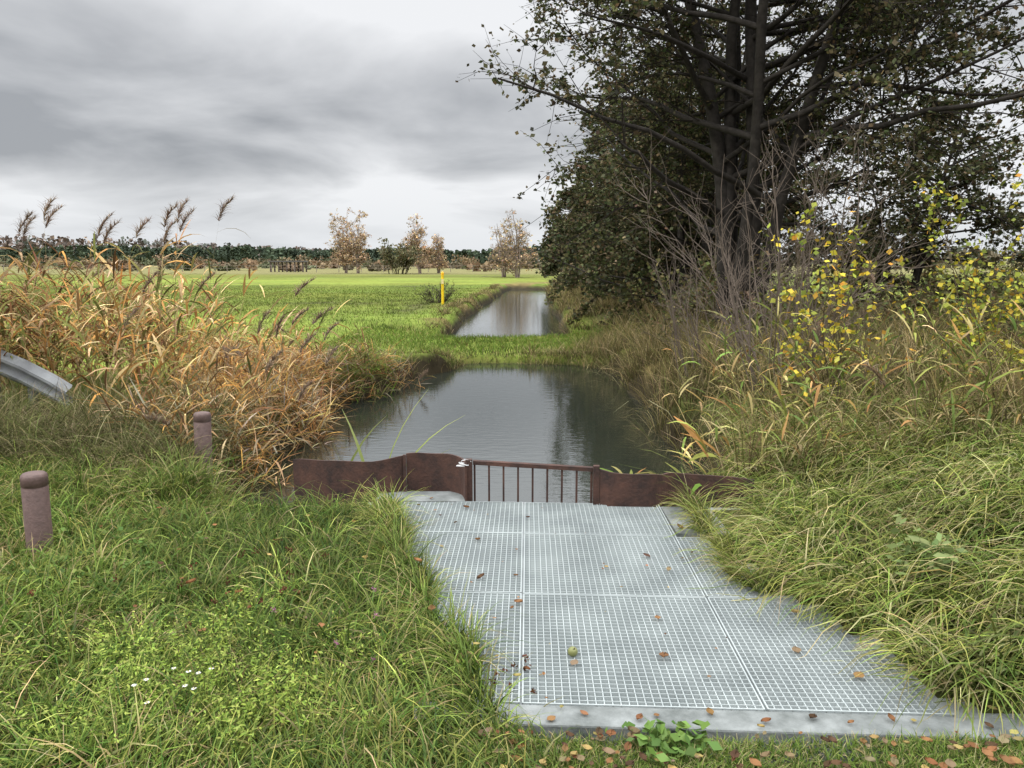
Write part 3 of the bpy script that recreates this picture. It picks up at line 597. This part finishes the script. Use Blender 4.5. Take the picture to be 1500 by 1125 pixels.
def herb(cx_, cy_, n, sp, h, ls, cols, asp):
    x, y = R.normal(cx_, sp, n), R.normal(cy_, sp * .8, n); ph = U(0, 6.3, n); b = P3(x, y)
    p = blades(A, b, U(.5, 1, n) * h, .003, ph, U(0, .4, n), U(.1, .6, n), np.array([.1, .14, .03]), None, 3, prof=.3)
    m = 22; idx = np.repeat(np.arange(n), m); t = U(.25, 1, n * m) * 3; i = np.minimum(t.astype(int), 2); f = (t - i)[:, None]
    Q = p[idx, i] * (1 - f) + p[idx, i + 1] * f + R.normal(0, ls * .8, (n * m, 3)) * [1, 1, .5]
    leaves(A, Q, U(.5, 1.2, n * m) * ls, pick(cols, [1] * len(cols), n * m, .15), asp, .5)
for (a, b, n, s, h) in [(-1.15, 2.75, 80, .16, .28), (-.85, 2.45, 70, .12, .25), (-1.65, 2.9, 26, .14, .22), (-.6, 2.9, 10, .1, .18), (-1.2, 3.3, 18, .14, .18), (-1.5, 2.4, 30, .13, .22)]:
    herb(a, b, n, s, h, .022, [[.26, .34, .06], [.18, .26, .045], [.30, .35, .08]], .35)
herb(.50, 2.40, 18, .06, .07, .05, [[.09, .16, .04], [.13, .21, .05]], .7)
herb(-2.2, 3.9, 30, .3, .12, .04, [[.09, .15, .04], [.15, .21, .05]], .8)
herb(1.95, 3.55, 7, .05, .42, .07, [[.14, .19, .06], [.19, .23, .09]], .5)
herb(2.1, 2.8, 20, .15, .2, .04, [[.12, .17, .05], [.22, .22, .08]], .6)
A.build('leafy_weeds', M_GRASS)
A = Acc()
for (a, b, n, s) in [(-1.08, 2.42, 6, .035), (-1.2, 2.30, 3, .03)]:
    for _ in range(n):
        q = np.array([R.normal(a, s), R.normal(b, s), U(.20, .26)]); an = np.arange(9) * 2 * math.pi / 9
        leaves(A, q + .005 * np.stack([np.cos(an), np.sin(an), 0 * an], 1), .010, np.array([.75, .75, .72]), .5, D=np.stack([np.cos(an), np.sin(an), .15 + 0 * an], 1))
        leaves(A, np.tile(q, (3, 1)), .006, np.array([.6, .45, .05]), 1)
        blades(A, np.array([[q[0], q[1], 0]]), q[2], .002, 0., 0., 0., np.array([.1, .15, .03]), None, 2, prof=.1)
for (a, b) in [(-.55, 2.95), (-.66, 2.72), (-.6, 3.2), (-.98, 3.0), (-.5, 2.6)]:
    leaves(A, np.array([a, b, .19]) + R.normal(0, .005, (24, 3)), .010, pick([[.35, .16, .24], [.25, .12, .16]], [1, 1], 24), .4)
    blades(A, np.array([[a, b, 0]]), .19, .002, 0., 0., 0., np.array([.1, .15, .03]), None, 2, prof=.1)
A.build('wildflowers', M_GRASS)
A = Acc()
x, y = np.concatenate([R.normal(-.02, .06, 9), U(-1.9, -.9, 16)]), np.concatenate([R.normal(2.75, .08, 9), U(2.9, 3.8, 16)]); n = len(x)
p = blades(A, P3(x, y), U(.18, .3, n), .003, U(0, 6.3, n), U(0, .4, n), U(.1, .6, n), np.array([.06, .035, .02]), None, 3, prof=.2)
idx = np.repeat(np.arange(n), 14); leaves(A, p[idx, 3] + R.normal(0, .007, (len(idx), 3)), .014, pick([[.07, .035, .02], [.12, .05, .03]], [1, 1], len(idx)), .6)
A.build('dead_flower_stalks', M_REED)

# ------------------------------------------------------------ world, sun, camera
w = bpy.data.worlds.new('World'); sc.world = w; w.use_nodes = True; t = w.node_tree; n = t.nodes; l = t.links; n.clear()
out = n.new('ShaderNodeOutputWorld'); sky = n.new('ShaderNodeTexSky'); sky.sky_type = 'NISHITA'; sky.sun_disc = False
EL, AZ = math.radians(38), math.radians(-110)
sky.sun_elevation = EL; sky.sun_rotation = AZ
b1 = n.new('ShaderNodeBackground'); b1.inputs['Strength'].default_value = .08; l.new(sky.outputs[0], b1.inputs['Color'])
tc = n.new('ShaderNodeTexCoord'); sx = n.new('ShaderNodeSeparateXYZ'); l.new(tc.outputs['Generated'], sx.inputs[0])
def MA(op, a, b=None, c=None):
    m = n.new('ShaderNodeMath'); m.operation = op
    for i, v in enumerate((a, b, c)):
        if v is None: continue
        if isinstance(v, (int, float)): m.inputs[i].default_value = v
        else: l.new(v, m.inputs[i])
    return m.outputs[0]
def MR(v, a, b, c, d):
    m = n.new('ShaderNodeMapRange'); m.interpolation_type = 'SMOOTHSTEP'; l.new(v, m.inputs[0])
    for i, q in enumerate((a, b, c, d)): m.inputs[i + 1].default_value = q
    return m.outputs[0]
z = MA('MAXIMUM', sx.outputs['Z'], 0.0); dz = MA('ADD', z, .18)
cxn = n.new('ShaderNodeCombineXYZ'); l.new(MA('DIVIDE', sx.outputs['X'], dz), cxn.inputs[0]); l.new(MA('DIVIDE', sx.outputs['Y'], dz), cxn.inputs[1]); cxn.inputs[2].default_value = 3.7
no = n.new('ShaderNodeTexNoise'); no.inputs['Scale'].default_value = .85; no.inputs['Detail'].default_value = 6; no.inputs['Roughness'].default_value = .5; no.inputs['Distortion'].default_value = .35
l.new(cxn.outputs[0], no.inputs['Vector'])
band = MA('SUBTRACT', MR(z, .06, .13, 0, 1), MR(z, .20, .31, 0, 1))
side = MR(sx.outputs['X'], -.55, .15, .0, .08)
val = MA('SUBTRACT', MA('ADD', MA('ADD', no.outputs['Fac'], .06), side), MA('MULTIPLY', band, .12))
cr = n.new('ShaderNodeValToRGB'); e = cr.color_ramp.elements; e[0].position = .32; e[0].color = (.39, .405, .43, 1); e[1].position = .62; e[1].color = (.93, .94, .96, 1)
l.new(val, cr.inputs[0])
mx = n.new('ShaderNodeMixRGB'); l.new(MR(z, 0, .10, .75, 0), mx.inputs[0]); l.new(cr.outputs[0], mx.inputs[1]); mx.inputs[2].default_value = (.80, .83, .87, 1)
b2 = n.new('ShaderNodeBackground'); l.new(mx.outputs[0], b2.inputs['Color']); l.new(MR(z, .34, .8, 1.0, 5.0), b2.inputs['Strength'])
ms = n.new('ShaderNodeMixShader'); ms.inputs[0].default_value = .93; l.new(b1.outputs[0], ms.inputs[1]); l.new(b2.outputs[0], ms.inputs[2]); l.new(ms.outputs[0], out.inputs[0])
sd = bpy.data.lights.new('sun', 'SUN'); sd.energy = 1.5; sd.angle = math.radians(20); sd.color = (1, .96, .9); so = bpy.data.objects.new('sun', sd); COL.objects.link(so)
so.rotation_euler = (math.radians(90) - EL, 0, math.radians(180) - AZ)
cd = bpy.data.cameras.new('camera'); cd.lens = 27.2; cd.sensor_width = 36; cd.clip_end = 6000; cd.clip_start = .05
co = bpy.data.objects.new('camera', cd); COL.objects.link(co); co.location = (0, 0, 1.6); co.rotation_euler = (math.radians(90 - 8.9), 0, 0); sc.camera = co
